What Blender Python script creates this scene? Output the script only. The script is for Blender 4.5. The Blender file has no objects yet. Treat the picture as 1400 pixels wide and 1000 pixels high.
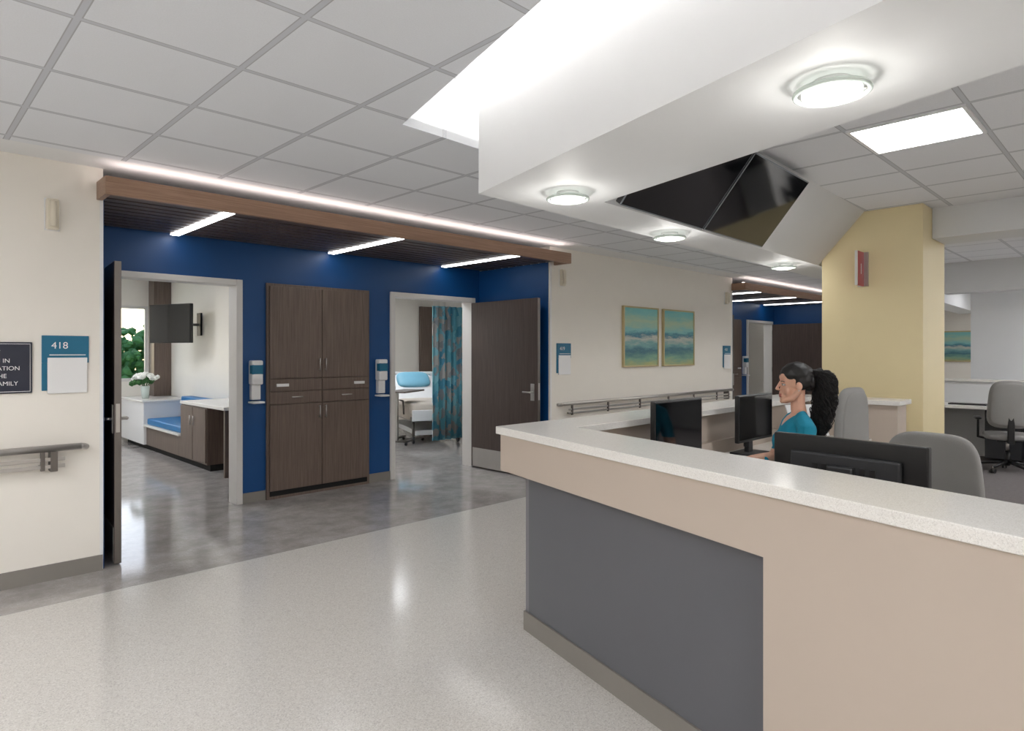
import bpy, bmesh, math, random
from mathutils import Matrix, Vector, noise
DEBUG=False
random.seed(7)
S=bpy.context.scene
try:
    S.view_settings.view_transform='Standard'
    S.view_settings.look='None'
except Exception as e: print(e)

# ---------------------------------------------------------------- materials
def lin(c):
    r=[]
    for v in c[:3]:
        v=v/255.0
        r.append(v/12.92 if v<=0.04045 else ((v+0.055)/1.055)**2.4)
    return (r[0],r[1],r[2],1.0)
def base(name):
    m=bpy.data.materials.new(name); m.use_nodes=True
    nt=m.node_tree; b=nt.nodes['Principled BSDF']
    return m,nt,b
def coords(nt,scale=(1,1,1),src='geo'):
    mp=nt.nodes.new('ShaderNodeMapping'); mp.inputs['Scale'].default_value=scale
    if src=='geo':
        g=nt.nodes.new('ShaderNodeNewGeometry'); nt.links.new(g.outputs['Position'],mp.inputs['Vector'])
    else:
        g=nt.nodes.new('ShaderNodeTexCoord'); nt.links.new(g.outputs[src],mp.inputs['Vector'])
    return mp
def mixc(nt,fac,a,b):
    mx=nt.nodes.new('ShaderNodeMix'); mx.data_type='RGBA'
    def setin(i,v):
        if isinstance(v,tuple): mx.inputs[i].default_value=v
        elif isinstance(v,(int,float)): mx.inputs[i].default_value=v
        else: nt.links.new(v,mx.inputs[i])
    setin(0,fac); setin(6,a); setin(7,b)
    return mx.outputs[2]
def MAT(name,c,rough=0.5,metal=0.0,var=0.06,scale=6.0,bump=0.0,bscale=200,coat=0.0,spec=0.5):
    m,nt,b=base(name); c=lin(c)
    b.inputs['Roughness'].default_value=rough; b.inputs['Metallic'].default_value=metal
    b.inputs['Specular IOR Level'].default_value=spec
    b.inputs['Coat Weight'].default_value=coat
    mp=coords(nt); n=nt.nodes.new('ShaderNodeTexNoise'); n.inputs['Scale'].default_value=scale; n.inputs['Detail'].default_value=3
    nt.links.new(mp.outputs[0],n.inputs['Vector'])
    d=tuple(x*(1-var) for x in c[:3])+(1,); l=tuple(min(1,x*(1+var)) for x in c[:3])+(1,)
    nt.links.new(mixc(nt,n.outputs['Fac'],d,l),b.inputs['Base Color'])
    if bump>0:
        n2=nt.nodes.new('ShaderNodeTexNoise'); n2.inputs['Scale'].default_value=bscale
        nt.links.new(mp.outputs[0],n2.inputs['Vector'])
        bp=nt.nodes.new('ShaderNodeBump'); bp.inputs['Strength'].default_value=bump; bp.inputs['Distance'].default_value=0.005
        nt.links.new(n2.outputs['Fac'],bp.inputs['Height']); nt.links.new(bp.outputs[0],b.inputs['Normal'])
    return m
def WOOD(name,c1,c2,scale=(40,40,1.2),rough=0.4):
    m,nt,b=base(name); b.inputs['Roughness'].default_value=rough
    mp=coords(nt,scale); n=nt.nodes.new('ShaderNodeTexNoise'); n.inputs['Scale'].default_value=2.2; n.inputs['Detail'].default_value=6; n.inputs['Roughness'].default_value=0.65
    nt.links.new(mp.outputs[0],n.inputs['Vector'])
    r=nt.nodes.new('ShaderNodeValToRGB'); r.color_ramp.elements[0].position=0.32; r.color_ramp.elements[1].position=0.68
    r.color_ramp.elements[0].color=lin(c1); r.color_ramp.elements[1].color=lin(c2)
    nt.links.new(n.outputs['Fac'],r.inputs[0]); nt.links.new(r.outputs[0],b.inputs['Base Color'])
    return m
def EMIT(name,c,s):
    m,nt,b=base(name); b.inputs['Base Color'].default_value=lin(c)
    b.inputs['Emission Color'].default_value=lin(c); b.inputs['Emission Strength'].default_value=s
    return m
def SPECK(name,c,c2,c3,rough,scale=140,big=None):
    m,nt,b=base(name); b.inputs['Roughness'].default_value=rough
    mp=coords(nt); v=nt.nodes.new('ShaderNodeTexVoronoi'); v.inputs['Scale'].default_value=scale
    nt.links.new(mp.outputs[0],v.inputs['Vector'])
    r=nt.nodes.new('ShaderNodeValToRGB'); r.color_ramp.interpolation='CONSTANT'
    e=r.color_ramp.elements; e[0].position=0; e[0].color=lin(c2); e[1].position=0.18; e[1].color=lin(c)
    x=e.new(0.8); x.color=lin(c3)
    sp=nt.nodes.new('ShaderNodeSeparateColor'); nt.links.new(v.outputs['Color'],sp.inputs[0])
    nt.links.new(sp.outputs[0],r.inputs[0]); out=r.outputs[0]
    if big:
        n=nt.nodes.new('ShaderNodeTexNoise'); n.inputs['Scale'].default_value=big[0]; n.inputs['Detail'].default_value=8; n.inputs['Roughness'].default_value=0.7
        nt.links.new(mp.outputs[0],n.inputs['Vector'])
        rr=nt.nodes.new('ShaderNodeValToRGB'); rr.color_ramp.elements[0].position=.38; rr.color_ramp.elements[1].position=.62
        nt.links.new(n.outputs['Fac'],rr.inputs[0])
        out=mixc(nt,rr.outputs[0],out,lin(big[1]))
    nt.links.new(out,b.inputs['Base Color'])
    return m
def CEIL(name,c,cl,x0,y0,p=0.61,w=0.022):
    m,nt,b=base(name); b.inputs['Roughness'].default_value=0.9
    g=nt.nodes.new('ShaderNodeNewGeometry'); sp=nt.nodes.new('ShaderNodeSeparateXYZ'); nt.links.new(g.outputs['Position'],sp.inputs[0])
    def MM(op,a,bv):
        n=nt.nodes.new('ShaderNodeMath'); n.operation=op
        for i,v in enumerate((a,bv)):
            if v is None: continue
            if isinstance(v,(int,float)): n.inputs[i].default_value=v
            else: nt.links.new(v,n.inputs[i])
        return n.outputs[0]
    ds=[]
    for ax,o in ((0,x0),(1,y0)):
        t=MM('DIVIDE',MM('SUBTRACT',sp.outputs[ax],o),p)
        t=MM('SUBTRACT',t,MM('ROUND',t,None)); t=MM('MULTIPLY',MM('ABSOLUTE',t,None),p); ds.append(t)
    d=MM('MINIMUM',ds[0],ds[1])
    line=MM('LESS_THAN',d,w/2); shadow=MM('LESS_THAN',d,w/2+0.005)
    n=nt.nodes.new('ShaderNodeTexNoise'); n.inputs['Scale'].default_value=160; n.inputs['Detail'].default_value=4
    nt.links.new(g.outputs['Position'],n.inputs['Vector'])
    cc=lin(c)
    col=mixc(nt,n.outputs['Fac'],tuple(x*.92 for x in cc[:3])+(1,),tuple(min(1,x*1.05) for x in cc[:3])+(1,))
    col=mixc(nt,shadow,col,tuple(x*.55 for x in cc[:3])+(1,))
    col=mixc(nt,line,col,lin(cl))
    nt.links.new(col,b.inputs['Base Color'])
    return m

wallw=MAT('wall_paint_offwhite',(236,231,222),.55,var=.02)
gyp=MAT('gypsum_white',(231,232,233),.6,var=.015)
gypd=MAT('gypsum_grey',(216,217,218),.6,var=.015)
blue=MAT('blue_paint',(2,68,126),.42,var=.03)
woodc=WOOD('cabinet_wood',(88,74,66),(118,102,92))
woodd=WOOD('door_wood',(66,54,50),(86,73,68))
woodf=WOOD('fascia_wood',(134,104,84),(172,140,118),(1.2,60,60))
slat=WOOD('slat_wood',(62,50,46),(98,80,72),(1.2,40,40))
black=MAT('black_void',(8,8,9),.8)
taupe=MAT('taupe_base',(132,127,121),.5)
frame=MAT('door_frame_paint',(218,215,211),.4,var=.02)
steel=MAT('brushed_steel',(196,193,190),.3,1.0)
steeld=MAT('satin_steel_dark',(124,119,115),.38,1.0)
beige=MAT('laminate_beige',(190,176,163),.42,var=.02)
grey=MAT('laminate_grey',(96,97,102),.42,var=.03)
greyl=MAT('laminate_grey_light',(122,121,125),.42)
slab=SPECK('solid_surface',(230,227,222),(218,215,210),(236,234,230),.2,420)
yel=MAT('yellow_paint',(232,216,172),.5,var=.02)
white=MAT('white_plastic',(232,232,232),.35,var=.01)
cream=MAT('cream_plastic',(222,214,196),.4)
teal=MAT('teal_plastic',(18,104,136),.4)
navy=MAT('navy_plaque',(38,42,58),.35)
blk=MAT('black_plastic',(18,18,20),.35)
blk2=MAT('black_plastic_matte',(38,39,42),.5)
scr=MAT('screen_glass',(8,9,12),.06,var=.01,spec=.7)
bez=MAT('tv_bezel',(120,124,130),.3)
fabg=MAT('chair_fabric',(142,140,138),.9,var=.08,bump=.4,bscale=500)
cblue=MAT('cushion_blue',(20,110,168),.5)
red=MAT('red_sign',(160,20,30),.35)
floorm=SPECK('floor_terrazzo',(206,202,196),(190,186,181),(216,213,208),.15,220)
floord=SPECK('floor_marbled',(172,167,164),(160,155,152),(182,177,174),.09,200,(5.0,(150,145,142)))
carpet=MAT('carpet',(104,99,98),.95,var=.25,scale=30,bump=.6)
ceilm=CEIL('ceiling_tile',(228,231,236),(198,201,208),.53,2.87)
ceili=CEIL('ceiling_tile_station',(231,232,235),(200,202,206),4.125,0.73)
led=EMIT('led_white',(252,252,252),9)
ledc=EMIT('led_cove',(252,249,246),12)
ledp=EMIT('led_cove_wall',(255,238,232),9)
fill_panel=EMIT('fill_light_panel',(250,250,252),28)  # emitter for the added, unseen fill panels
room_fill_panel=EMIT('room_fill_light_panel',(246,250,255),18)  # emitter for the fill panels added inside the rooms
glassg=EMIT('frosted_glass',(246,250,242),1.1)
gl=MAT('ring_glass',(205,216,210),.15)
leafm=MAT('foliage',(100,146,84),.7,var=.5,scale=14)
leafd=MAT('leaf_green',(50,100,45),.6,var=.3,scale=30)
petal=MAT('petal_white',(245,245,238),.6)
skin=MAT('skin',(218,170,146),.48,var=.03)
skin.node_tree.nodes['Principled BSDF'].inputs['Subsurface Weight'].default_value=.1
skin.node_tree.nodes['Principled BSDF'].inputs['Subsurface Radius'].default_value=(.02,.008,.004)
lip=MAT('lips',(186,112,102),.45)
hairm=MAT('hair_black',(20,16,16),.5,var=.4,scale=60)
scrub=MAT('scrub_teal',(8,132,160),.8,var=.06,bump=.3,bscale=60)
eyew=MAT('eye_white',(225,220,215),.25)
linen=MAT('bed_linen',(206,196,184),.8,bump=.3,bscale=30)
lblue=MAT('bed_blue',(120,180,205),.5)

# ---------------------------------------------------------------- builder
class B:
    def __init__(s,name,M=None):
        s.name=name; s.bm=bmesh.new(); s.mats=[]; s.M=M or Matrix.Identity(4)
    def mi(s,m):
        if m not in s.mats: s.mats.append(m)
        return s.mats.index(m)
    def add(s,t,mat,M=None,smooth=False):
        i=s.mi(mat)
        for f in t.faces: f.material_index=i; f.smooth=smooth
        t.transform(s.M@M if M else s.M)
        me=bpy.data.meshes.new('t'); t.to_mesh(me); t.free(); s.bm.from_mesh(me); bpy.data.meshes.remove(me)
        return s
    def box(s,x0,x1,y0,y1,z0,z1,mat,bev=0,seg=2,M=None):
        t=bmesh.new(); bmesh.ops.create_cube(t,size=1)
        t.transform(Matrix.Translation(((x0+x1)/2,(y0+y1)/2,(z0+z1)/2))@Matrix.Diagonal((abs(x1-x0),abs(y1-y0),abs(z1-z0),1)))
        if bev>0: bmesh.ops.bevel(t,geom=list(t.edges),offset=bev,segments=seg,affect='EDGES',profile=.5)
        return s.add(t,mat,M,False)
    def prism(s,pts,z0,z1,mat,M=None,bev=0):
        t=bmesh.new(); vs=[t.verts.new((p[0],p[1],z0)) for p in pts]; f=t.faces.new(vs)
        r=bmesh.ops.extrude_face_region(t,geom=[f]); up=[v for v in r['geom'] if isinstance(v,bmesh.types.BMVert)]
        for v in up: v.co.z=z1
        bmesh.ops.recalc_face_normals(t,faces=list(t.faces))
        if bev>0: bmesh.ops.bevel(t,geom=list(t.edges),offset=bev,segments=3,affect='EDGES',profile=.5)
        return s.add(t,mat,M)
    def hexa(s,p,mat,M=None): # 8 points: bottom 4, top 4
        t=bmesh.new(); v=[t.verts.new(q) for q in p]
        for q in ((0,1,2,3),(4,5,6,7),(0,1,5,4),(1,2,6,5),(2,3,7,6),(3,0,4,7)): t.faces.new([v[i] for i in q])
        bmesh.ops.recalc_face_normals(t,faces=list(t.faces))
        return s.add(t,mat,M)
    def cyl(s,p0,p1,r,mat,r2=None,seg=20,M=None):
        p0=Vector(p0);p1=Vector(p1); d=p1-p0; t=bmesh.new()
        bmesh.ops.create_cone(t,cap_ends=True,segments=seg,radius1=r,radius2=r if r2 is None else r2,depth=d.length)
        q=d.to_track_quat('Z','Y').to_matrix().to_4x4()
        t.transform(Matrix.Translation((p0+p1)/2)@q)
        for f in t.faces: f.smooth=len(f.verts)==4
        i=s.mi(mat)
        for f in t.faces: f.material_index=i
        t.transform(s.M@M if M else s.M)
        me=bpy.data.meshes.new('t'); t.to_mesh(me); t.free(); s.bm.from_mesh(me); bpy.data.meshes.remove(me)
        return s
    def sph(s,c,r,mat,sub=3,M=None):
        if not isinstance(r,(tuple,list)): r=(r,r,r)
        t=bmesh.new(); bmesh.ops.create_icosphere(t,subdivisions=sub,radius=1)
        t.transform(Matrix.Translation(c)@Matrix.Diagonal((r[0],r[1],r[2],1)))
        return s.add(t,mat,M,True)
    def tube(s,pts,r,mat,M=None):
        for a,b in zip(pts,pts[1:]): s.cyl(a,b,r,mat,M=M)
        for p in pts[1:-1]: s.sph(p,r,mat,2,M=M)
        return s
    def torus(s,c,R,r,mat,M=None):
        t=bmesh.new(); n=40;k=10; vs=[]
        for i in range(n):
            a=2*math.pi*i/n
            vs.append([t.verts.new(((R+r*math.cos(2*math.pi*j/k))*math.cos(a)+c[0],(R+r*math.cos(2*math.pi*j/k))*math.sin(a)+c[1],r*math.sin(2*math.pi*j/k)+c[2])) for j in range(k)])
        for i in range(n):
            for j in range(k): t.faces.new((vs[i][j],vs[(i+1)%n][j],vs[(i+1)%n][(j+1)%k],vs[i][(j+1)%k]))
        return s.add(t,mat,M,True)
    def pad(s,c,size,mat,e1=.45,e2=.45,bend=0,taper=0,M=None):
        t=bmesh.new(); n=28;k=18
        def pw(v,e): return math.copysign(abs(v)**e,v)
        rows=[]
        for i in range(k+1):
            p=-math.pi/2+math.pi*i/k; row=[]
            for j in range(n):
                a=2*math.pi*j/n
                x=pw(math.cos(p),e1)*pw(math.cos(a),e2)*size[0]/2
                y=pw(math.cos(p),e1)*pw(math.sin(a),e2)*size[1]/2
                z=pw(math.sin(p),e1)*size[2]/2
                x*=1-taper*(z/size[2]+.5)
                y+=bend*x*x
                row.append(t.verts.new((x+c[0],y+c[1],z+c[2])))
            rows.append(row)
        for i in range(k):
            for j in range(n): t.faces.new((rows[i][j],rows[i][(j+1)%n],rows[i+1][(j+1)%n],rows[i+1][j]))
        bmesh.ops.remove_doubles(t,verts=list(t.verts),dist=1e-5)
        bmesh.ops.recalc_face_normals(t,faces=list(t.faces))
        return s.add(t,mat,M,True)
    def text(s,txt,size,M,mat,align='LEFT'):
        cu=bpy.data.curves.new('txt','FONT'); cu.body=txt; cu.size=size; cu.align_x=align; cu.extrude=.0006
        o=bpy.data.objects.new('txt',cu); S.collection.objects.link(o)
        dg=bpy.context.evaluated_depsgraph_get(); me=bpy.data.meshes.new_from_object(o.evaluated_get(dg))
        t=bmesh.new(); t.from_mesh(me); bpy.data.meshes.remove(me)
        bpy.data.objects.remove(o); bpy.data.curves.remove(cu)
        return s.add(t,mat,M)
    def done(s,parent=None):
        me=bpy.data.meshes.new(s.name)
        xs=[v.co for v in s.bm.verts]
        c=Vector(((min(v.x for v in xs)+max(v.x for v in xs))/2,(min(v.y for v in xs)+max(v.y for v in xs))/2,min(v.z for v in xs)))
        s.bm.transform(Matrix.Translation(-c)); s.bm.to_mesh(me); s.bm.free()
        for m in s.mats: me.materials.append(m)
        o=bpy.data.objects.new(s.name,me); o.location=c; S.collection.objects.link(o)
        if parent:
            o.parent=parent; o.location=c-parent.location
        return o
def TR(x,y,z=0,rz=0,rx=0): return Matrix.Translation((x,y,z))@Matrix.Rotation(rz,4,'Z')@Matrix.Rotation(rx,4,'X')
def on_wall_text(x,y,z): # text facing -Y
    return Matrix.Translation((x,y,z))@Matrix.Rotation(math.pi/2,4,'X')

# ---------------------------------------------------------------- shell
YW=5.10; YB=6.35; CZ=2.75; CI=2.82
OFF=9.17
B('floor').box(-5,17.2,-4,4.6,-.1,0,floorm).done()
B('floor_band').box(-5,17.2,4.6,12.4,-.1,0,floord).done()
H=3.2
for a,b in ((-5,1.09),(5.66,1.09+OFF),(5.66+OFF,17.2)): B('wall_north').box(a,b,YW,YB+.15,0,H,wallw).done()
for k,ox in enumerate((0,OFF)):
    w=B('wall_alcove')
    for a,b in ((1.09,1.24),(2.53,4.25),(5.56,5.66)): w.box(a+ox,b+ox,YB,YB+.15,0,2.66,blue)
    for a,b in ((1.24,2.53),(4.25,5.56)): w.box(a+ox,b+ox,YB,YB+.15,2.20,2.66,blue)
    w.box(1.09+ox,5.66+ox,YB,YB+.15,2.66,H,wallw)
    w.done()
    B('wall_alcove_west').box(1.092+ox,1.10+ox,YW+.02,YB,0,2.56,blue).done(); B('wall_alcove_east').box(5.65+ox,5.658+ox,YW+.02,YB,0,2.56,blue).done()
    t=B('baseboard_alcove')
    for a,b in ((1.10,1.24),(2.53,2.765),(3.96,4.25),(5.56,5.65)): t.box(a+ox,b+ox,YB-.012,YB,0,.10,taupe)
    t.box(5.638+ox,5.65+ox,YW+.03,YB-.012,0,.10,taupe)
    t.done()
    for a,b in ((1.24,2.53),(4.25,5.56)):
        f=B('door_frame'); y0,y1=YB-.03,YB+.17
        f.box(a+ox,a+.06+ox,y0,y1,0,2.20,frame,.004); f.box(b-.06+ox,b+ox,y0,y1,0,2.20,frame,.004)
        f.box(a+.06+ox,b-.06+ox,y0,y1,2.145,2.20,frame,.004); f.done()
    # canopy
    c=B('wood_slat_canopy')
    c.box(1.05+ox,5.76+ox,4.85,4.885,2.53,2.65,woodf,.004)
    c.box(1.05+ox,1.085+ox,4.885,5.095,2.53,2.65,woodf); c.box(5.725+ox,5.76+ox,4.885,5.095,2.53,2.65,woodf)
    c.box(1.10+ox,5.65+ox,4.885,YB-.005,2.63,2.645,black)
    c.box(1.085+ox,1.10+ox,4.885,5.095,2.63,2.645,black); c.box(5.65+ox,5.725+ox,4.885,5.095,2.63,2.645,black)
    y=4.895
    while y<YB-.1:
        c.box(1.105+ox,5.645+ox,y,y+.092,2.56,2.585,slat); y+=.128
    for x in (1.9,3.46,5.0): c.box(x-.035+ox,x+.035+ox,4.98,6.28,2.549,2.56,led)
    c.box(1.09+ox,5.72+ox,4.90,4.93,2.645,2.66,ledp)
    c.done()
    c=B('storage_cabinet'); y0=YB-.03
    x0,x1=2.768+ox,3.956+ox; xm=(x0+x1)/2
    c.box(x0,x1,y0,YB-.002,0,2.19,woodc,.002)
    c.box(x0+.03,x1-.03,y0-.004,y0,0.03,.08,black)
    for a,b in ((x0+.025,xm-.003),(xm+.003,x1-.025)):
        c.box(a,b,y0-.022,y0,1.225,2.16,woodc,.002)
        c.box(a,b,y0-.022,y0,.085,.955,woodc,.002)
        c.box(a,b,y0-.022,y0,1.095,1.215,woodc,.002); c.box(a,b,y0-.022,y0,.965,1.085,woodc,.002)
        c.cyl(((a+b)/2-.06,y0-.045,1.03),((a+b)/2+.06,y0-.045,1.03),.006,steel); 
        for q in (-.05,.05): c.cyl(((a+b)/2+q,y0-.045,1.03),((a+b)/2+q,y0-.02,1.03),.004,steel)
    for q in (-.035,.035):
        for z in (1.30,.80):
            c.cyl((xm+q,y0-.05,z),(xm+q,y0-.05,z+.13),.006,steel)
            for zz in (z+.01,z+.12): c.cyl((xm+q,y0-.05,zz),(xm+q,y0-.02,zz),.004,steel)
    for a in (x0+.09,x1-.21): c.box(a,a+.13,y0-.035,y0-.022,1.14,1.17,white,.002)
    c.done()
    for x in (2.65,4.105):
        d=B('hand_sanitizer_dispenser'); x+=ox
        d.box(x-.055,x+.055,YB-.10,YB,1.17,1.41,white,.015,3); d.box(x-.056,x+.056,YB-.102,YB-.03,1.27,1.37,teal,.01)
        d.box(x-.045,x+.045,YB-.06,YB,1.02,1.17,white,.006); d.box(x-.06,x+.06,YB-.13,YB,.985,1.005,white,.006)
        d.done()
    for n,(hx,hy,ex,ey) in enumerate(((1.30,6.31,1.185,5.13),(5.50,6.31,5.49,5.12))):
        L=math.hypot(ex-hx,ey-hy); ang=math.atan2(ey-hy,ex-hx)
        d=B('door_%d'%(n+1+2*k),TR(hx+ox,hy,0,ang))
        d.box(0,L,-.022,.022,.012,2.13,woodd,.003)
        d.box(L-.001,L+.003,-.02,.02,.014,2.128,steeld)
        for sgn in (-1,1):
            d.box(.03,L-.03,sgn*.022,sgn*.0245,.02,.26,steel)
            d.box(L-.11,L-.05,sgn*.022,sgn*.028,.92,1.12,steel,.002)
            d.cyl((L-.08,sgn*.022,1.02),(L-.08,sgn*.07,1.02),.012,steel); d.cyl((L-.08,sgn*.07,1.02),(L-.20,sgn*.07,1.02),.009,steel)
        d.box(L-.002,L+.006,-.012,.012,.93,1.13,steel)
        for z in (.25,1.05,1.9): d.cyl((0,-.0,z),(0,0,z+.1),.012,steeld)
        d.done()

t=B('baseboard_north')
for a,b in ((-5,1.085),(5.665,1.085+OFF),(5.665+OFF,17.0)): t.box(a,b,YW-.012,YW,0,.105,taupe)
t.done()
t=B('trim_1')
for a in (1.07,5.665,1.07+OFF,5.665+OFF): t.box(a,a+.02,YW-.004,YW,.105,2.55,white)
t.done()

B('wall_west').box(-5.2,-5,-4.2,YW,0,H,wallw).done()
B('wall_south').box(-5.2,17.4,-4.2,-4,0,H,wallw).done()
B('wall_east').box(17.2,17.4,-4.0,12.4,0,H,wallw).done()
B('wall_station_east').box(12.5,12.65,-4,2.16,0,2.82,gyp).done()

def cl(y): return 2.054+(y-2.945)*.266
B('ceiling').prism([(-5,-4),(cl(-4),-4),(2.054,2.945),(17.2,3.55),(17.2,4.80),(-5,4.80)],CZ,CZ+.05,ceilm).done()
B('ceiling_border').box(-5,17.2,4.80,5.10,CZ,CZ+.05,gyp).done()
a=B('ceiling_alcove')
for ox in (0,OFF): a.box(1.10+ox,5.65+ox,5.10,YB,CZ,CZ+.05,gyp)
a.done()
def sx(y): return 2.31+(y-2.60)*.266
def ix(y): return 2.95+(y-2.24)*.266
def oy(x): return 2.60+.04*(x-2.31)
def iy(x): return 2.24+.04*(x-2.95)
B('soffit_ceiling').prism([(sx(-4),-4),(2.31,2.60),(17.2,oy(17.2)),(17.2,iy(17.2)),(2.95,2.24),(ix(-4),-4)],2.35,3.12,gyp).done()
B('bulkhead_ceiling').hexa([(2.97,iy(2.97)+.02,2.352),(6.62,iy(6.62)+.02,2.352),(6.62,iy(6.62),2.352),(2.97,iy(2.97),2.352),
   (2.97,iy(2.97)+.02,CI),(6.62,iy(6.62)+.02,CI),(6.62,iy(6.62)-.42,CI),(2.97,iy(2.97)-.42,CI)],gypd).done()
B('ceiling_station').prism([(ix(-4),-4),(2.95,2.24),(17.2,iy(17.2)),(17.2,-4)],CI,CI+.05,ceili).done()
c=B('ceiling_cove')
c.prism([(cl(-4)-.02,-4),(2.034,2.965),(17.2,3.57),(17.2,oy(17.2)-.02),(2.33,2.58),(sx(-4)+.02,-4)],3.12,3.17,gyp)
c.prism([(cl(-4)-.03,-4),(2.03,2.97),(17.2,3.58),(17.2,3.55),(2.054,2.945),(cl(-4),-4)],CZ+.001,3.12,gyp)
c.done()
c=B('cove_led_strip')
c.prism([(sx(-4)-.05,-4),(2.26,2.65),(2.295,2.60),(sx(-4)-.005,-4)],2.95,2.97,ledc)
c.prism([(2.27,2.65),(12,oy(12)+.05),(12,oy(12)+.005),(2.30,2.605)],2.95,2.97,ledc)
c.done()
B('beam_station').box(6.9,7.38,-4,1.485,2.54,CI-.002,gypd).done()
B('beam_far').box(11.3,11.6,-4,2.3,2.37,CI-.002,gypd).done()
c=B('column'); c.box(6.6,7.4,1.49,2.35,0,CI-.002,yel,.004); c.box(6.588,6.6,1.49,2.35,0,.1,taupe); c.done()
f=B('fire_extinguisher_sign'); f.box(6.58,6.60,1.93,2.02,2.11,2.43,steel); f.box(6.40,6.585,1.965,1.985,2.11,2.43,red,.003)
f.box(6.395,6.40,1.963,1.987,2.11,2.43,frame)
f.text('1',.14,Matrix.Translation((6.46,1.963,2.22))@Matrix.Rotation(math.pi/2,4,'X'),white); f.done()
def lpanel(x,y,z,sx_,sy_,m):  # builds the one real station fixture and the added fill panels
    l=B('ceiling_light_and_fill_panel'); l.box(x-sx_/2,x+sx_/2,y-sy_/2,y+sy_/2,z-.008,z,m)
    t=.02
    l.box(x-sx_/2-t,x+sx_/2+t,y-sy_/2-t,y-sy_/2,z-.014,z,white); l.box(x-sx_/2-t,x+sx_/2+t,y+sy_/2,y+sy_/2+t,z-.014,z,white)
    l.box(x-sx_/2-t,x-sx_/2,y-sy_/2,y+sy_/2,z-.014,z,white); l.box(x+sx_/2,x+sx_/2+t,y-sy_/2,y+sy_/2,z-.014,z,white)
    l.done()
lpanel(4.43,1.035,CI,.56,.56,EMIT('light_panel_station',(248,250,252),12))
for x,y in ((4.43,-1.4),(9.0,-.3),(9.2,-2.6),(12.05,-.9),(14.5,1.2)): lpanel(x,y,CI,.56,1.16,fill_panel)  # unseen fill panels, added to brighten the station and far wall
for x,y in ((-1.6,3.0),(-1.6,.2),(-3.4,1.6),(-1.6,-2.4)): lpanel(x,y,CZ,.56,1.16,fill_panel)  # fill panels added behind the camera to light the corridor
for x,y in ((2.149,.735),(2.63,2.24),(4.05,2.49),(6.25,2.58),(1.72,-.9),(8.6,2.68)):
    l=B('round_ceiling_light'); z=2.35
    l.cyl((x,y,z-.03),(x,y,z),.06,white); l.cyl((x,y,z-.042),(x,y,z-.03),.088,glassg,seg=36)
    l.sph((x,y,z-.042),(.086,.086,.016),glassg)
    l.torus((x,y,z-.036),.108,.008,gl)
    for q in range(3):
        a=q*math.pi*2/3+.9; l.cyl((x+.08*math.cos(a),y+.08*math.sin(a),z-.036),(x+.115*math.cos(a),y+.115*math.sin(a),z-.036),.004,steel)
        l.cyl((x+.09*math.cos(a),y+.09*math.sin(a),z-.036),(x+.055*math.cos(a),y+.055*math.sin(a),z-.012),.003,steel)
    l.done()
    ld=bpy.data.lights.new('lamp','POINT'); ld.energy=2.8; ld.shadow_soft_size=.06; ld.color=(1,.98,.93)
    lo=bpy.data.objects.new('downlight_lamp',ld); lo.location=(x,y,z-.15); S.collection.objects.link(lo)

dz=CI-2.352; sl=math.atan2(.42,dz)
for i,xc in enumerate((3.42,4.42)):
    yb=iy(xc)-.03
    M=Matrix.Translation((xc,yb-.07,2.372))@Matrix.Rotation(math.atan(.04),4,'Z')@Matrix.Rotation(sl-.06,4,'X')
    t=B('wall_mounted_television',M)
    t.box(-.488,.488,-.05,-.012,-.033,.533,blk,.006); t.box(-.490,.490,-.056,-.050,-.035,.535,bez,.002); t.box(-.481,.481,-.0575,-.054,-.026,.526,scr)
    t.box(-.2,.2,-.015,.07,.15,.4,blk2); t.done()

# ---------------------------------------------------------------- nurse station
def F(k,o): return (2.37-.257*k+.966*o, 2.53-.966*k-.257*o)
n=B('nurse_station_counter')
n.prism([F(0,0),F(4,0),F(4,.364),(2.659,2.20),(5.93,2.22),(5.93,1.50),(6.27,1.50),(6.27,2.57)],1.05,1.09,slab,bev=.004)
n.prism([F(.02,.02),F(1.716,.02),F(1.716,.30),(2.60,2.26),(6.0,2.27),(6.0,2.55),],.855,1.05,beige)
n.prism([F(1.716,.02),F(3.98,.02),F(3.98,.30),F(1.716,.30)],0.0,1.05,beige)
n.prism([F(.10,.14),F(1.716,.14),F(1.716,.30),F(.27,.30),(6.0,2.27),(6.0,2.40)],0.0,.855,beige)
n.prism([F(.13,.132),F(1.714,.132),F(1.714,.14),F(.13,.14)],.10,.855,grey)
n.prism([F(.095,.134),F(.13,.134),F(.13,.14),F(.095,.14)],.10,.855,greyl)
n.prism([F(.09,.122),F(1.716,.122),F(1.716,.14),F(.09,.14)],0,.10,taupe)
n.prism([F(1.70,.008),F(3.98,.008),F(3.98,.02),F(1.70,.02)],0,.10,taupe)
n.prism([(5.97,1.53),(6.23,1.53),(6.23,2.53),(5.97,2.53)],0,1.05,beige)
n.prism([F(.28,.305),F(3.9,.305),F(3.9,.95),F(.28,.95)],.72,.76,slab,bev=.003)
n.prism([(3.22,1.72),(5.96,1.72),(5.96,2.262),(3.22,2.262)],.72,.76,slab,bev=.003)
for k in (.35,2.0,3.8): n.prism([F(k,.31),F(k+.04,.31),F(k+.04,.9),F(k,.9)],0,.72,beige)
for x in (3.26,4.6,5.88): n.box(x,x+.04,1.76,2.26,0,.72,beige)
n.done()
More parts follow.
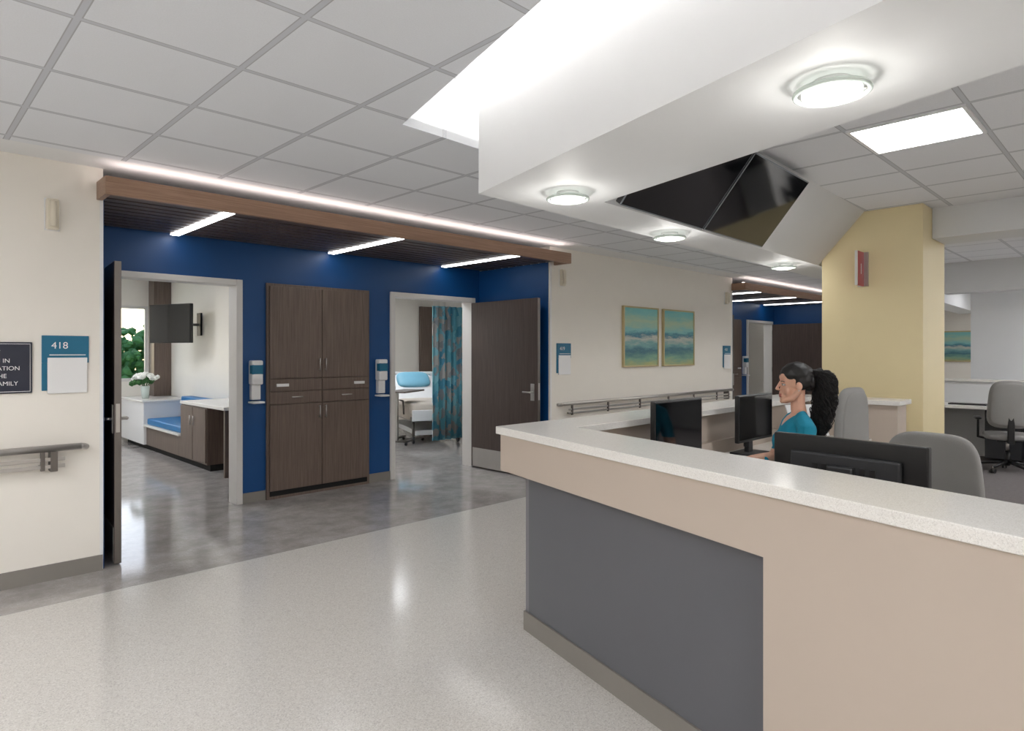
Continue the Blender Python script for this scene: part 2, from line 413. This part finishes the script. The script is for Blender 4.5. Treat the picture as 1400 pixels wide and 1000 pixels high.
def monitor(x,y,rz,zt,w=.54,h=.33,desk=.76,name='computer_monitor'):
    m=B(name,TR(x,y,0,rz))   # screen faces -Y local
    m.box(-w/2,w/2,-.02,.012,zt-h,zt,blk,.006); m.box(-w/2+.012,w/2-.012,-.0215,-.0195,zt-h+.02,zt-.012,scr)
    m.box(-w*.36,w*.36,.012,.034,zt-h+.05,zt-.06,blk2,.01)
    for i in range(7): m.box(-.12+i*.035,-.10+i*.035,.034,.037,zt-.14,zt-.1,blk)
    m.box(-.05,.05,.03,.055,desk+.05,zt-.1,blk2,.008)
    m.box(-.035,.035,.02,.055,desk,zt-h+.1,blk2,.006)
    m.box(-.13,.13,-.09,.12,desk,desk+.014,blk2,.006)
    return m.done()
monitor(2.60,.84,math.radians(83.5),1.163,w=.565,h=.34)
monitor(3.43,2.06,0,1.205)
monitor(4.47,2.06,0,1.19)
def keyboard(x,y,rz,z=.76):
    k=B('keyboard',TR(x,y,z,rz)); k.box(-.22,.22,-.07,.07,0,.015,blk,.004)
    for r in range(5):
        for c_ in range(14): k.box(-.205+c_*.0295,-.205+c_*.0295+.025,-.06+r*.025,-.06+r*.025+.021,.015,.02,blk2)
    k.done()
keyboard(2.86,.86,math.radians(83)); keyboard(4.30,1.86,0); keyboard(3.5,1.86,0)
p=B('desk_telephone',TR(5.0,2.0,.76,.2)); p.hexa([(-.1,-.1,0),(.1,-.1,0),(.1,.1,0),(-.1,.1,0),(-.1,-.1,.02),(.1,-.1,.02),(.1,.1,.07),(-.1,.1,.07)],blk2)
p.cyl((-.07,-.09,.05),(-.07,.09,.09),.018,blk); p.sph((-.07,-.09,.045),.025,blk,2); p.sph((-.07,.09,.085),.025,blk,2); p.done()
p=B('document_holder',TR(5.35,1.95,.76,-.5)); p.box(-.16,.16,-.0,.01,.06,.34,white,M=Matrix.Rotation(-.5,4,'X')); p.box(-.14,.14,-.02,.18,0,.02,white); p.box(-.02,.02,.08,.1,.02,.24,white); p.done()

def office_chair(x,y,rz,seat=.48,backtop=1.1,mat=None,name='office_chair',bw=.50,z=0):
    mat=mat or fabg
    c=B(name,TR(x,y,z,rz))  # faces +Y local, back at -Y
    for i in range(5):
        a=i*2*math.pi/5+.3; ex,ey=.29*math.cos(a),.29*math.sin(a)
        c.cyl((0,0,.13),(ex,ey,.075),.024,blk,r2=.015)
        for s_ in (-1,1):
            ox_,oy_=-math.sin(a)*.018*s_,math.cos(a)*.018*s_
            c.cyl((ex+ox_*.4,ey+oy_*.4,.028),(ex+ox_*1.4,ey+oy_*1.4,.028),.028,blk)
        c.cyl((ex,ey,.03),(ex,ey,.085),.009,steeld)
    c.cyl((0,0,.08),(0,0,.26),.03,blk); c.cyl((0,0,.26),(0,0,seat-.08),.018,steel)
    c.box(-.12,.12,-.12,.12,seat-.10,seat-.07,blk2,.01)
    c.pad((0,0,seat-.035),(.50,.48,.09),mat,.5,.5)
    bh=backtop-(seat+.08)
    c.box(-.035,.035,-.285,-.255,seat-.09,seat+.08+bh*.5,blk,.01); c.box(-.035,.035,-.285,-.08,seat-.10,seat-.08,blk,.008)
    c.pad((0,-.235,seat+.08+bh/2),(bw,.085,bh),mat,.48,.6,bend=.55,taper=.2)
    c.pad((0,-.262,seat+.08+bh/2),(bw*.9,.05,bh*.9),mat,.48,.6,bend=.55,taper=.2)
    for s_ in (-1,1):
        c.tube([(s_*.2,0,seat-.08),(s_*.30,0,seat-.06),(s_*.30,-.02,seat+.16)],.013,blk)
        c.pad((s_*.30,.02,seat+.18),(.075,.27,.035),blk,.5,.5)
    return c.done()
office_chair(3.78,.90,math.radians(80),backtop=1.06,bw=.54)
office_chair(5.19,1.84,math.radians(-8),seat=.47,backtop=1.23,bw=.48)
office_chair(10.0,1.35,math.radians(-75),backtop=1.14,mat=fabg,z=.003)

d=B('workstation_desk')
d.box(10.55,11.25,-3,2.4,.72,.76,slab,.003); d.box(11.25,11.33,-3,2.6,.003,1.07,gypd); d.box(11.2,11.38,-3,2.62,1.07,1.10,slab,.003)
for y in (-2.9,-.6,1.0,2.3): d.box(10.65,11.25,y,y+.04,.003,.72,blk2)
d.box(10.75,11.2,1.3,1.7,.05,.70,blk2,.004); d.done()
monitor(11.0,0.2,math.radians(-90),1.2); keyboard(10.8,1.9,math.radians(-90))
B('carpet').prism([(4.3,-3.9),(12.4,-3.9),(12.4,2.1),(7.42,2.1),(7.42,1.40),(6.35,1.40),(6.35,-.5)],0,.003,carpet).done()

# ---------------------------------------------------------------- wall items
def handrail(x0,x1,name='handrail'):
    h=B(name); y=YW-.075; z=.87
    h.cyl((x0+.03,y,z),(x1-.03,y,z),.022,steel,seg=24)
    for x,s_ in ((x0+.03,-1),(x1-.03,1)): 
        h.sph((x,y,z),.022,steel,2); h.tube([(x,y,z),(x+s_*.03,y+.03,z-.01),(x+s_*.03,YW-.002,z-.01)],.02,steel)
    for dzz in (.07,.115): h.box(x0+.12,x1-.12,y-.006,y+.006,z-dzz-.012,z-dzz+.012,steel,.003)
    x=x0+.18
    while x<x1-.1:
        h.box(x-.012,x+.012,y-.01,y+.01,z-.14,z,steeld,.002); h.box(x-.012,x+.012,y,YW-.001,z-.13,z-.11,steeld); x+=.72
    h.box(x1-.20,x1-.16,y-.01,YW-.001,z-.15,z-.02,steeld,.003)
    h.done()
handrail(-1.6,.98); handrail(5.80,10.15)
for x in (.80,5.86,10.02):
    s_=B('wall_strobe_light'); s_.box(x-.035,x+.035,YW-.05,YW,2.29,2.49,cream,.008); s_.cyl((x,YW-.06,2.31),(x,YW-.06,2.47),.02,cream); s_.box(x-.042,x+.042,YW-.01,YW,2.285,2.495,white,.003); s_.done()
def roomsign(x,num):
    s_=B('room_number_sign')
    s_.box(x,x+.26,YW-.012,YW,1.42,1.60,teal,.003); s_.box(x,x+.03,YW-.012,YW,1.24,1.42,teal,.002); s_.box(x+.03,x+.25,YW-.016,YW,1.22,1.455,white,.003)
    s_.text(num,.062,on_wall_text(x+.05,YW-.0135,1.515),white); s_.box(x+.04,x+.24,YW-.018,YW-.016,1.47,1.476,white); s_.done()
roomsign(.745,'418'); roomsign(5.775,'419'); roomsign(9.92,'420')
s_=B('donor_plaque'); s_.box(.29,.695,YW-.014,YW,1.23,1.555,navy,.003)
s_.box(.30,.685,YW-.0155,YW-.014,1.24,1.243,white); s_.box(.30,.685,YW-.0155,YW-.014,1.542,1.545,white); s_.box(.683,.685,YW-.0155,YW-.014,1.24,1.545,white); s_.box(.30,.302,YW-.0155,YW-.014,1.24,1.545,white)
for i,tx in enumerate(('GIVEN IN','APPRECIATION','BY THE','SMITH FAMILY')): s_.text(tx,.037,on_wall_text(.505,YW-.0155,1.425-.048*i),white,'CENTER')
for q in range(3): s_.tube([(.50+(q-1)*.012,YW-.016,1.47),(.50+(q-1)*.03,YW-.016,1.50),(.50+(q-1)*.02,YW-.016,1.52)],.003,white)
s_.done()

def paint_mat(name,seed,z0,z1):
    m,nt,b=base(name); b.inputs['Roughness'].default_value=.5
    g=nt.nodes.new('ShaderNodeNewGeometry'); sp=nt.nodes.new('ShaderNodeSeparateXYZ'); nt.links.new(g.outputs['Position'],sp.inputs[0])
    mr=nt.nodes.new('ShaderNodeMapRange'); mr.inputs[1].default_value=z0; mr.inputs[2].default_value=z1; nt.links.new(sp.outputs[2],mr.inputs[0])
    mp=coords(nt,(1.3,1.3,6)); mp.inputs['Location'].default_value=(seed,seed,0)
    n_=nt.nodes.new('ShaderNodeTexNoise'); n_.inputs['Scale'].default_value=2.4; n_.inputs['Detail'].default_value=9; n_.inputs['Roughness'].default_value=.65; nt.links.new(mp.outputs[0],n_.inputs['Vector'])
    ma=nt.nodes.new('ShaderNodeMath'); ma.operation='MULTIPLY_ADD'; nt.links.new(n_.outputs['Fac'],ma.inputs[0]); ma.inputs[1].default_value=.34
    sb=nt.nodes.new('ShaderNodeMath'); sb.operation='SUBTRACT'; nt.links.new(mr.outputs[0],sb.inputs[0]); sb.inputs[1].default_value=.17
    nt.links.new(sb.outputs[0],ma.inputs[2])
    r=nt.nodes.new('ShaderNodeValToRGB'); e=r.color_ramp.elements
    e[0].position=0; e[0].color=lin((176,176,120)); e[1].position=1; e[1].color=lin((110,185,190))
    for p_,c_ in ((.14,(120,160,140)),(.27,(60,110,125)),(.38,(120,165,165)),(.47,(196,196,184)),(.53,(60,120,140)),(.6,(130,190,190)),(.75,(176,196,166)),(.88,(130,190,185))):
        x=e.new(p_); x.color=lin(c_)
    nt.links.new(ma.outputs[0],r.inputs[0]); nt.links.new(r.outputs[0],b.inputs['Base Color'])
    return m
goldf=MAT('frame_gold',(190,174,130),.4)
def painting(x0,x1,z0,z1,sd):
    p=B('framed_painting'); f=.022
    p.box(x0+f,x1-f,YW-.028,YW-.005,z0+f,z1-f,paint_mat('painting_%d'%sd,sd*3.7,z0,z1))
    p.box(x0,x1,YW-.04,YW,z1-f,z1,goldf,.003); p.box(x0,x1,YW-.04,YW,z0,z0+f,goldf,.003)
    p.box(x0,x0+f,YW-.04,YW,z0+f,z1-f,goldf,.003); p.box(x1-f,x1,YW-.04,YW,z0+f,z1-f,goldf,.003); p.done()
painting(7.10,7.95,1.29,2.12,1); painting(8.08,8.95,1.29,2.12,2)
p=B('framed_painting'); p.box(17.16,17.2,2.85,3.5,1.28,1.97,goldf,.004); p.box(17.15,17.165,2.88,3.47,1.31,1.94,paint_mat('painting_3',21,1.28,1.97)); p.done()

# ---------------------------------------------------------------- patient room 1
B('wall_room_1_west').box(.15,.3,YB+.15,12.35,0,2.8,wallw).done(); B('wall_room_1_east').box(3.55,3.9,YB+.15,12.35,0,2.8,wallw).done()
w=B('wall_room_1_north')
w.box(.3,1.6,12.2,12.35,0,2.8,wallw); w.box(3.28,3.55,12.2,12.35,0,2.8,wallw); w.box(1.6,3.28,12.2,12.35,0,1.0,wallw); w.box(1.6,3.28,12.2,12.35,2.28,2.8,wallw)
w.done()
B('ceiling_room_1').box(.15,3.9,YB+.15,12.35,2.8,2.85,gyp).done()
wd=B('window_1')
for a,b,c_,d_ in ((1.6,3.28,1.0,1.05),(1.6,3.28,2.23,2.28),(1.6,1.65,1.05,2.23),(3.23,3.28,1.05,2.23),(2.4,2.45,1.05,2.23)): wd.box(a,b,12.22,12.28,c_,d_,frame,.004)
wd.done()
B('wood_pilaster').box(3.28,3.548,11.9,12.2,.75,2.78,woodc,.003).done()
c=B('window_bench_cabinet')
c.box(2.9,3.545,8.35,9.3,.08,.80,woodc); c.box(2.88,3.545,7.75,9.3,.80,.84,slab,.004); c.box(2.9,3.545,7.77,7.81,0,.80,woodc); c.box(3.3,3.545,7.81,8.35,.5,.8,woodc)
c.box(2.94,3.545,8.35,12.1,0,.08,black)
for y in (8.37,8.84): c.box(2.885,2.9,y,y+.45,.10,.78,woodc,.002); c.cyl((2.87,y+(.40 if y<8.5 else .05),.55),(2.87,y+(.40 if y<8.5 else .05),.67),.006,steel)
c.box(2.9,3.545,9.3,10.9,.08,.36,woodc); c.box(2.86,3.545,9.3,10.9,.36,.39,slab,.003); c.box(2.9,3.545,9.33,10.87,.39,.48,cblue,.02,3)
c.box(3.38,3.545,9.33,10.87,.48,.80,cblue,.02,3)
c.box(2.86,3.545,10.9,12.18,.08,.72,white,.004); c.box(2.84,3.545,10.88,12.18,.72,.75,slab,.004)
c.done()
t=B('wall_mounted_television',TR(3.1,10.4,1.92,math.atan2(-.94,.35)))
t.box(-.45,.45,-.03,.02,-.29,.29,blk,.006); t.box(-.44,.44,-.033,-.029,-.28,.28,scr)
t.M=Matrix.Identity(4); t.tube([(3.13,10.42,1.92),(3.35,10.7,1.92),(3.55,10.5,1.92)],.02,steeld); t.box(3.52,3.55,10.42,10.58,1.75,2.1,blk2,.004); t.done()
v=B('flower_vase',TR(3.03,11.45,.75))
v.cyl((0,0,0),(0,0,.2),.05,gl,r2=.065)
for i in range(60):
    a=random.random()*6.28; r=.19*math.sqrt(random.random()); z=.36-.9*r*r*2+random.random()*.05
    if i%4==0: v.sph((r*1.1*math.cos(a),r*1.1*math.sin(a),z-.07),(.05,.03,.05),leafd,1)
    v.sph((r*math.cos(a),r*math.sin(a),z),.034,petal,1)
for i in range(8):
    a=i*.8; v.cyl((0,0,.15),(.1*math.cos(a),.1*math.sin(a),.31),.005,leafd,seg=6)
v.done()
for x,y in ((1.1,8.3),(1.4,10.6),(5.0,7.5),(6.4,9.9),(1.9+OFF,8.6),(5.2+OFF-1,8.6)): lpanel(x,y,2.8,.56,1.16,room_fill_panel)  # unseen fill panels, added to lift the room interiors and curtain
tr=B('garden_tree'); tr.cyl((4.8,18.3,0),(4.8,18.3,1.2),.09,woodc)
for i in range(900):
    a=random.random()*6.28; r=1.9*math.sqrt(random.random()); z=.5+random.random()*1.65
    t_=bmesh.new(); bmesh.ops.create_icosphere(t_,subdivisions=1,radius=.05+random.random()*.09)
    for vv in t_.verts: vv.co*=1+.9*noise.noise(vv.co*20+Vector((i,0,0)))
    tr.add(t_,leafm,Matrix.Translation((4.7+r*math.cos(a),18.0+.7*r*math.sin(a),z-.22*r*r*.5)))
tr.done()
B('ground_exterior').box(-8,20,12.4,30,-.1,-.001,leafm).done()

# ---------------------------------------------------------------- patient room 2
B('wall_room_2_east').box(9.2,9.35,YB+.15,11.65,0,2.8,wallw).done(); B('wall_room_2_north').box(3.9,9.2,11.5,11.65,0,2.8,wallw).done()
B('ceiling_room_2').box(3.9,9.35,YB+.15,11.65,2.8,2.85,gyp).done()
B('headwall_panel').box(8.45,8.9,11.42,11.49,0.1,2.5,woodc,.004).done()
bed=B('hospital_bed',TR(6.85,9.2,0,math.radians(-22)))  # head +Y
bed.box(-.42,.42,-.95,.95,.36,.44,steeld,.01); bed.box(-.36,.36,-.9,.9,.14,.22,white,.01)
for x in (-.38,.38):
    for y in (-.85,.85): bed.cyl((x,y,.06),(x,y,.38),.02,steeld); bed.cyl((x-.015,y,.06),(x+.015,y,.06),.06,blk2)
bed.pad((0,-.3,.56),(.90,1.35,.22),linen,.3,.3)
bed.pad((0,-.3,.50),(.94,1.1,.26),linen,.25,.25)
bed.pad((0,.58,.76),(.88,.85,.16),white,.3,.3,M=Matrix.Translation((0,.58,.76))@Matrix.Rotation(math.radians(38),4,'X')@Matrix.Translation((0,-.58,-.76)))
bed.pad((0,.70,.97),(.62,.38,.14),lblue,.6,.5,M=Matrix.Translation((0,.70,.97))@Matrix.Rotation(math.radians(42),4,'X')@Matrix.Translation((0,-.70,-.97)))
bed.box(-.46,.46,.97,1.02,.35,1.12,white,.03,3); bed.box(-.40,.40,.955,.97,.9,1.06,lblue,.006); bed.box(-.44,.44,-1.02,-.99,.38,.56,white,.012,3)
for s_ in (-1,1):
    bed.box(s_*.48-.012,s_*.48+.012,.05,.65,.84,.90,white,.01,3); bed.box(s_*.48-.012,s_*.48+.012,.05,.65,.60,.64,white,.01,3)
    for y in (.08,.25,.42,.6): bed.box(s_*.48-.01,s_*.48+.01,y,y+.03,.62,.86,white,.004)
    bed.tube([(s_*.48,-.6,.46),(s_*.48,-.55,.68),(s_*.48,-.15,.68),(s_*.48,-.1,.46)],.014,steeld)
bed.done()
tb=B('overbed_table',TR(6.15,8.75,0,.5)); tb.box(-.36,.36,-.19,.19,.84,.865,woodc,.006); tb.box(-.33,-.27,-.03,.03,.07,.84,steel,.004); tb.box(-.34,.34,-.20,-.15,.05,.08,steeld,.004); tb.box(-.34,.34,.15,.20,.05,.08,steeld,.004); tb.box(-.34,-.28,-.2,.2,.05,.08,steeld,.004)
for x in (-.31,.31):
    for y in (-.175,.175): tb.sph((x,y,.027),.027,blk,2)
tb.done()
m,nt,b=base('curtain_pattern'); b.inputs['Roughness'].default_value=.85
mp=coords(nt,(5,5,4)); mp.inputs['Rotation'].default_value=(0,.6,0); v=nt.nodes.new('ShaderNodeTexVoronoi'); v.distance='CHEBYCHEV'; v.inputs['Scale'].default_value=1.9; nt.links.new(mp.outputs[0],v.inputs['Vector'])
sp=nt.nodes.new('ShaderNodeSeparateColor'); nt.links.new(v.outputs['Color'],sp.inputs[0]); r=nt.nodes.new('ShaderNodeValToRGB'); r.color_ramp.interpolation='CONSTANT'; e=r.color_ramp.elements
e[0].position=0;e[0].color=lin((120,184,198));e[1].position=.3;e[1].color=lin((188,186,182))
for q,cc in ((.5,(146,200,210)),(.68,(158,162,166)),(.84,(100,166,190))): x=e.new(q); x.color=lin(cc)
nt.links.new(sp.outputs[0],r.inputs[0]); nt.links.new(r.outputs[0],b.inputs['Base Color'])
curt=m
c=B('privacy_curtain'); t=bmesh.new(); cols=[]
N=90
for i in range(N+1):
    x=6.0+1.0*i/N; y=7.80+.035*math.sin(i*.62)+.012*math.sin(i*1.7)
    cols.append([t.verts.new((x,y,z)) for z in (.14,1.0,2.2)])
for i in range(N):
    for j in range(2): t.faces.new((cols[i][j],cols[i+1][j],cols[i+1][j+1],cols[i][j+1]))
r_=bmesh.ops.solidify(t,geom=list(t.faces),thickness=.004)
c.add(t,curt,None,True); c.box(5.6,7.4,7.79,7.81,2.745,2.80,steel)
for i in range(40): c.cyl((6.01+i*.025,7.80,2.2),(6.01+i*.025,7.80,2.75),.002,white,seg=6)
c.done()
B('wall_room_3_west').box(13.0,13.1,YB+.15,11.5,0,2.8,wallw).done(); B('wall_room_3_north').box(9.35,17.2,11.5,11.65,0,2.8,wallw).done()
B('ceiling_room_3').box(9.35,17.2,YB+.15,11.65,2.8,2.85,gyp).done()
wr=B('wardrobe'); wr.box(15.2,16.4,8.2,8.8,0,2.3,woodc,.004)
for a in (15.22,15.81): wr.box(a,a+.57,8.18,8.2,.06,2.27,woodc,.003)
for a in (15.75,15.85): wr.cyl((a,8.16,1.0),(a,8.16,1.2),.008,steel)
wr.done()

# ---------------------------------------------------------------- woman
def stamp_mesh(name,stamps,voxel,smooth_it,mats,matfn,planes=()):
    bm=bmesh.new()
    for (p,r) in stamps:
        if not isinstance(r,tuple): r=(r,r,r)
        bmesh.ops.create_icosphere(bm,subdivisions=2,radius=1,matrix=Matrix.Translation(p)@Matrix.Diagonal((r[0],r[1],r[2],1)))
    me=bpy.data.meshes.new(name); bm.to_mesh(me); bm.free()
    o=bpy.data.objects.new(name,me); S.collection.objects.link(o)
    rm=o.modifiers.new('r','REMESH'); rm.mode='VOXEL'; rm.voxel_size=voxel; rm.use_smooth_shade=True
    sm=o.modifiers.new('s','SMOOTH'); sm.iterations=smooth_it; sm.factor=.5
    dg=bpy.context.evaluated_depsgraph_get(); me2=bpy.data.meshes.new_from_object(o.evaluated_get(dg))
    o.modifiers.clear(); o.data=me2; bpy.data.meshes.remove(me)
    if planes:
        bm=bmesh.new(); bm.from_mesh(me2)
        for co_,no_ in planes:
            bmesh.ops.bisect_plane(bm,geom=list(bm.verts)+list(bm.edges)+list(bm.faces),plane_co=co_,plane_no=no_,dist=1e-5)
        bm.to_mesh(me2); bm.free()
    me2.materials.clear()
    for m_ in mats: me2.materials.append(m_)
    for f in me2.polygons:
        f.use_smooth=True; f.material_index=matfn(f.center)
    return o
def sweep(pts,rad,n=8):
    out=[]
    for (a,b),(ra,rb) in zip(zip(pts,pts[1:]),zip(rad,rad[1:])):
        a=Vector(a);b=Vector(b)
        if not isinstance(ra,tuple): ra=(ra,)*3
        if not isinstance(rb,tuple): rb=(rb,)*3
        for i in range(n+1):
            t=i/n; out.append((a.lerp(b,t),tuple(ra[j]*(1-t)+rb[j]*t for j in range(3))))
    return out
st=[]
st+=sweep([(0,-.01,.62),(0,0,.72),(0,0,.84),(0,.005,.96),(0,-.01,1.05),(0,-.015,1.10)],
          [(.17,.125,.10),(.145,.105,.08),(.128,.098,.08),(.142,.112,.08),(.135,.095,.06),(.09,.065,.04)],10)
st+=[((-.065,.065,.96),(.065,.05,.07)),((.065,.065,.96),(.065,.05,.07))]
st+=sweep([(0,-.025,1.10),(0,-.012,1.20)],[.047,.041],8)
for s_ in (-1,1):
    st+=sweep([(s_*.03,-.02,1.135),(s_*.10,-.018,1.095)],[.03,.04],6)
    st+=sweep([(s_*.10,-.015,1.085),(s_*.16,-.015,1.055)],[.05,.052],5)
    st+=sweep([(s_*.16,-.015,1.055),(s_*.19,.01,.96),(s_*.205,.06,.845)],[.052,.048,.040],8)
    st+=sweep([(s_*.205,.06,.845),(s_*.165,.20,.83),(s_*.13,.30,.815)],[.039,.034,.024],8)
    st+=sweep([(s_*.13,.30,.812),(s_*.12,.37,.800)],[(.024,.02,.018),(.036,.025,.013)],6)
    for i,(dx,L) in enumerate(((-.028,.055),(-.010,.065),(.009,.062),(.027,.048))):
        bx=s_*(.12+dx); st+=sweep([(bx,.38,.800),(bx-s_*.003,.38+L*.55,.803),(bx-s_*.006,.38+L,.788)],[.0088,.0082,.0072],6)
    st+=sweep([(s_*.10,.335,.803),(s_*.078,.375,.795),(s_*.070,.40,.786)],[.011,.0095,.008],6)
    st+=sweep([(s_*.09,0,.61),(s_*.12,.42,.57)],[(.085,.10,.085),(.060,.06,.058)],14)
    st+=sweep([(s_*.12,.42,.57),(s_*.12,.41,.33),(s_*.12,.38,.11)],[.060,.055,.036],10)
    st+=sweep([(s_*.12,.36,.045),(s_*.125,.50,.035)],[(.038,.045,.045),(.042,.04,.032)],8)
def neck_skin(c): return c.z+.4*c.y-.9*abs(c.x)-1.092>0
def bmat(c):
    if c.z<.09: return 2
    if .75<c.z<.90 and (abs(c.x)>.155 or c.y>.135): return 0
    if neck_skin(c): return 0
    return 1
pl=[((0,0,1.092),(-.9,.4,1)),((0,0,1.092),(.9,.4,1)),((0,0,.90),(0,0,1)),((0,0,.09),(0,0,1)),((0,0,.0),(1,0,0))]
wm=bpy.data.objects.new('woman',None); S.collection.objects.link(wm)
body=stamp_mesh('body',st,.0065,4,[skin,scrub,white],bmat,pl)
hd=[]
hd+=[((0,0,1.335),(.069,.086,.086)),((0,.032,1.275),(.052,.055,.076)),((0,.052,1.22),(.033,.036,.03)),((0,.074,1.206),(.016,.014,.014)),
     ((0,.064,1.345),(.048,.024,.034)),((-.032,.054,1.268),(.024,.024,.03)),((.032,.054,1.268),(.024,.024,.03))]
for s_ in (-1,1): hd+=sweep([(s_*.056,.0,1.26),(s_*.046,.03,1.225),(s_*.014,.068,1.207)],[.016,.016,.014],8)
hd+=sweep([(0,.084,1.318),(0,.104,1.278)],[.007,.009],8)+[((-.009,.095,1.273),.007),((.009,.095,1.273),.007)]
hd+=[((0,.0835,1.245),(.021,.009,.0065)),((0,.0825,1.2345),(.018,.009,.007)),((0,.078,1.255),(.022,.012,.014))]
hd+=[((-.068,-.002,1.295),(.008,.018,.028)),((.068,-.002,1.295),(.008,.018,.028))]
hd+=sweep([(0,-.012,1.27),(0,-.014,1.16)],[.042,.041],8)
def hmat(c):
    if c.y>.0815 and abs(c.x)<.020 and 1.229<c.z<1.2505: return 1
    return 0
head=stamp_mesh('head',hd,.003,6,[skin,lip],hmat)
hr=[((0,-.008,1.357),(.077,.096,.081)),((-.042,-.024,1.325),(.034,.058,.055)),((.042,-.024,1.325),(.034,.058,.055)),((0,-.07,1.32),(.056,.045,.06)),((0,-.105,1.36),(.034,.03,.034))]
path=[Vector(q) for q in ((0,-.10,1.37),(0,-.135,1.38),(0,-.16,1.335),(0,-.165,1.25),(.0,-.155,1.16),(0,-.14,1.07),(0,-.13,.99))]
rr=[.02,.034,.042,.046,.046,.040,.018]
hr+=sweep([tuple(q) for q in path],[r*.62 for r in rr],6)
cap=stamp_mesh('hair_cap',hr,.005,3,[hairm],lambda c:0)
def cat(pts,t):
    n_=len(pts)-1; k_=min(int(t*n_),n_-1); f_=t*n_-k_
    p0=pts[max(k_-1,0)];p1=pts[k_];p2=pts[k_+1];p3=pts[min(k_+2,n_)]
    return .5*((2*p1)+(p2-p0)*f_+(2*p0-5*p1+4*p2-p3)*f_*f_+(3*p1-p0-3*p2+p3)*f_**3)
cu=bpy.data.curves.new('strands','CURVE'); cu.dimensions='3D'; cu.bevel_depth=.0017; cu.bevel_resolution=0
rv=[Vector((q,0,0)) for q in rr]
for i in range(620):
    a0=random.random()*6.28; rad=.4+.85*math.sqrt(random.random()); ph=random.random()*6.28; fr=22+random.random()*22; amp=.008+.010*random.random(); endt=.5+.52*random.random()
    sp=cu.splines.new('POLY'); n_=54; sp.points.add(n_-1)
    for j in range(n_):
        t=min(1,endt*j/(n_-1)); c0=cat(path,t); R=cat(rv,t)[0]
        a=a0+.6*math.sin(t*3+ph)
        off=Vector((math.cos(a),math.sin(a),0))*R*rad
        wv=Vector((math.cos(fr*t+ph),math.sin(fr*t*1.0+ph),.5*math.sin(fr*t+a0)))*amp*min(1,t*4)
        q=c0+off+wv; sp.points[j].co=(q.x,q.y,q.z,1)
co_=bpy.data.objects.new('hair',cu); S.collection.objects.link(co_)
dg=bpy.context.evaluated_depsgraph_get(); hm=bpy.data.meshes.new_from_object(co_.evaluated_get(dg)); bpy.data.objects.remove(co_)
hm.materials.clear(); hm.materials.append(hairm)
for f in hm.polygons: f.use_smooth=True
hair=bpy.data.objects.new('hair',hm); S.collection.objects.link(hair)
e=B('face_details')
for s_ in (-1,1):
    e.sph((s_*.029,.0735,1.303),(.0125,.010,.0065),eyew,2); e.sph((s_*.030,.0815,1.303),(.0055,.0030,.0055),hairm,2)
    e.tube([(s_*.015,.0865,1.320),(s_*.030,.085,1.324),(s_*.045,.073,1.319)],.002,hairm)
    e.tube([(s_*.018,.081,1.309),(s_*.030,.0845,1.3105),(s_*.041,.075,1.307)],.0013,hairm)
    e.sph((s_*.071,.002,1.270),.004,steel,2)
eo=e.done()
for o in (body,head,cap,hair,eo): o.parent=wm
wm.location=(3.80,1.50,0); wm.rotation_euler=(0,0,math.radians(38))
office_chair(3.83,1.47,math.radians(38),seat=.54,backtop=.98,bw=.44)

# ---------------------------------------------------------------- world, camera
wld=bpy.data.worlds.new('World'); S.world=wld; wld.use_nodes=True
bg=wld.node_tree.nodes['Background']; sk=wld.node_tree.nodes.new('ShaderNodeTexSky')
try:
    sk.sky_type='NISHITA'; sk.sun_disc=False; sk.sun_elevation=math.radians(35)
except Exception as ex: print(ex)
wld.node_tree.links.new(sk.outputs[0],bg.inputs[0]); bg.inputs[1].default_value=.3
cam=bpy.data.cameras.new('camera'); co=bpy.data.objects.new('camera',cam); S.collection.objects.link(co)
cam.sensor_width=36; cam.lens=22.53; cam.shift_y=-18/1400; cam.clip_start=.02
co.location=(0,0,1.49); co.rotation_euler=(math.pi/2,0,math.radians(-44.6)); S.camera=co
if DEBUG:
    cam.lens=55; cam.shift_y=0; co.location=(2.75,1.07,1.40)
    d_=Vector((3.78,1.52,1.15))-co.location; co.rotation_euler=d_.to_track_quat('-Z','Y').to_euler()
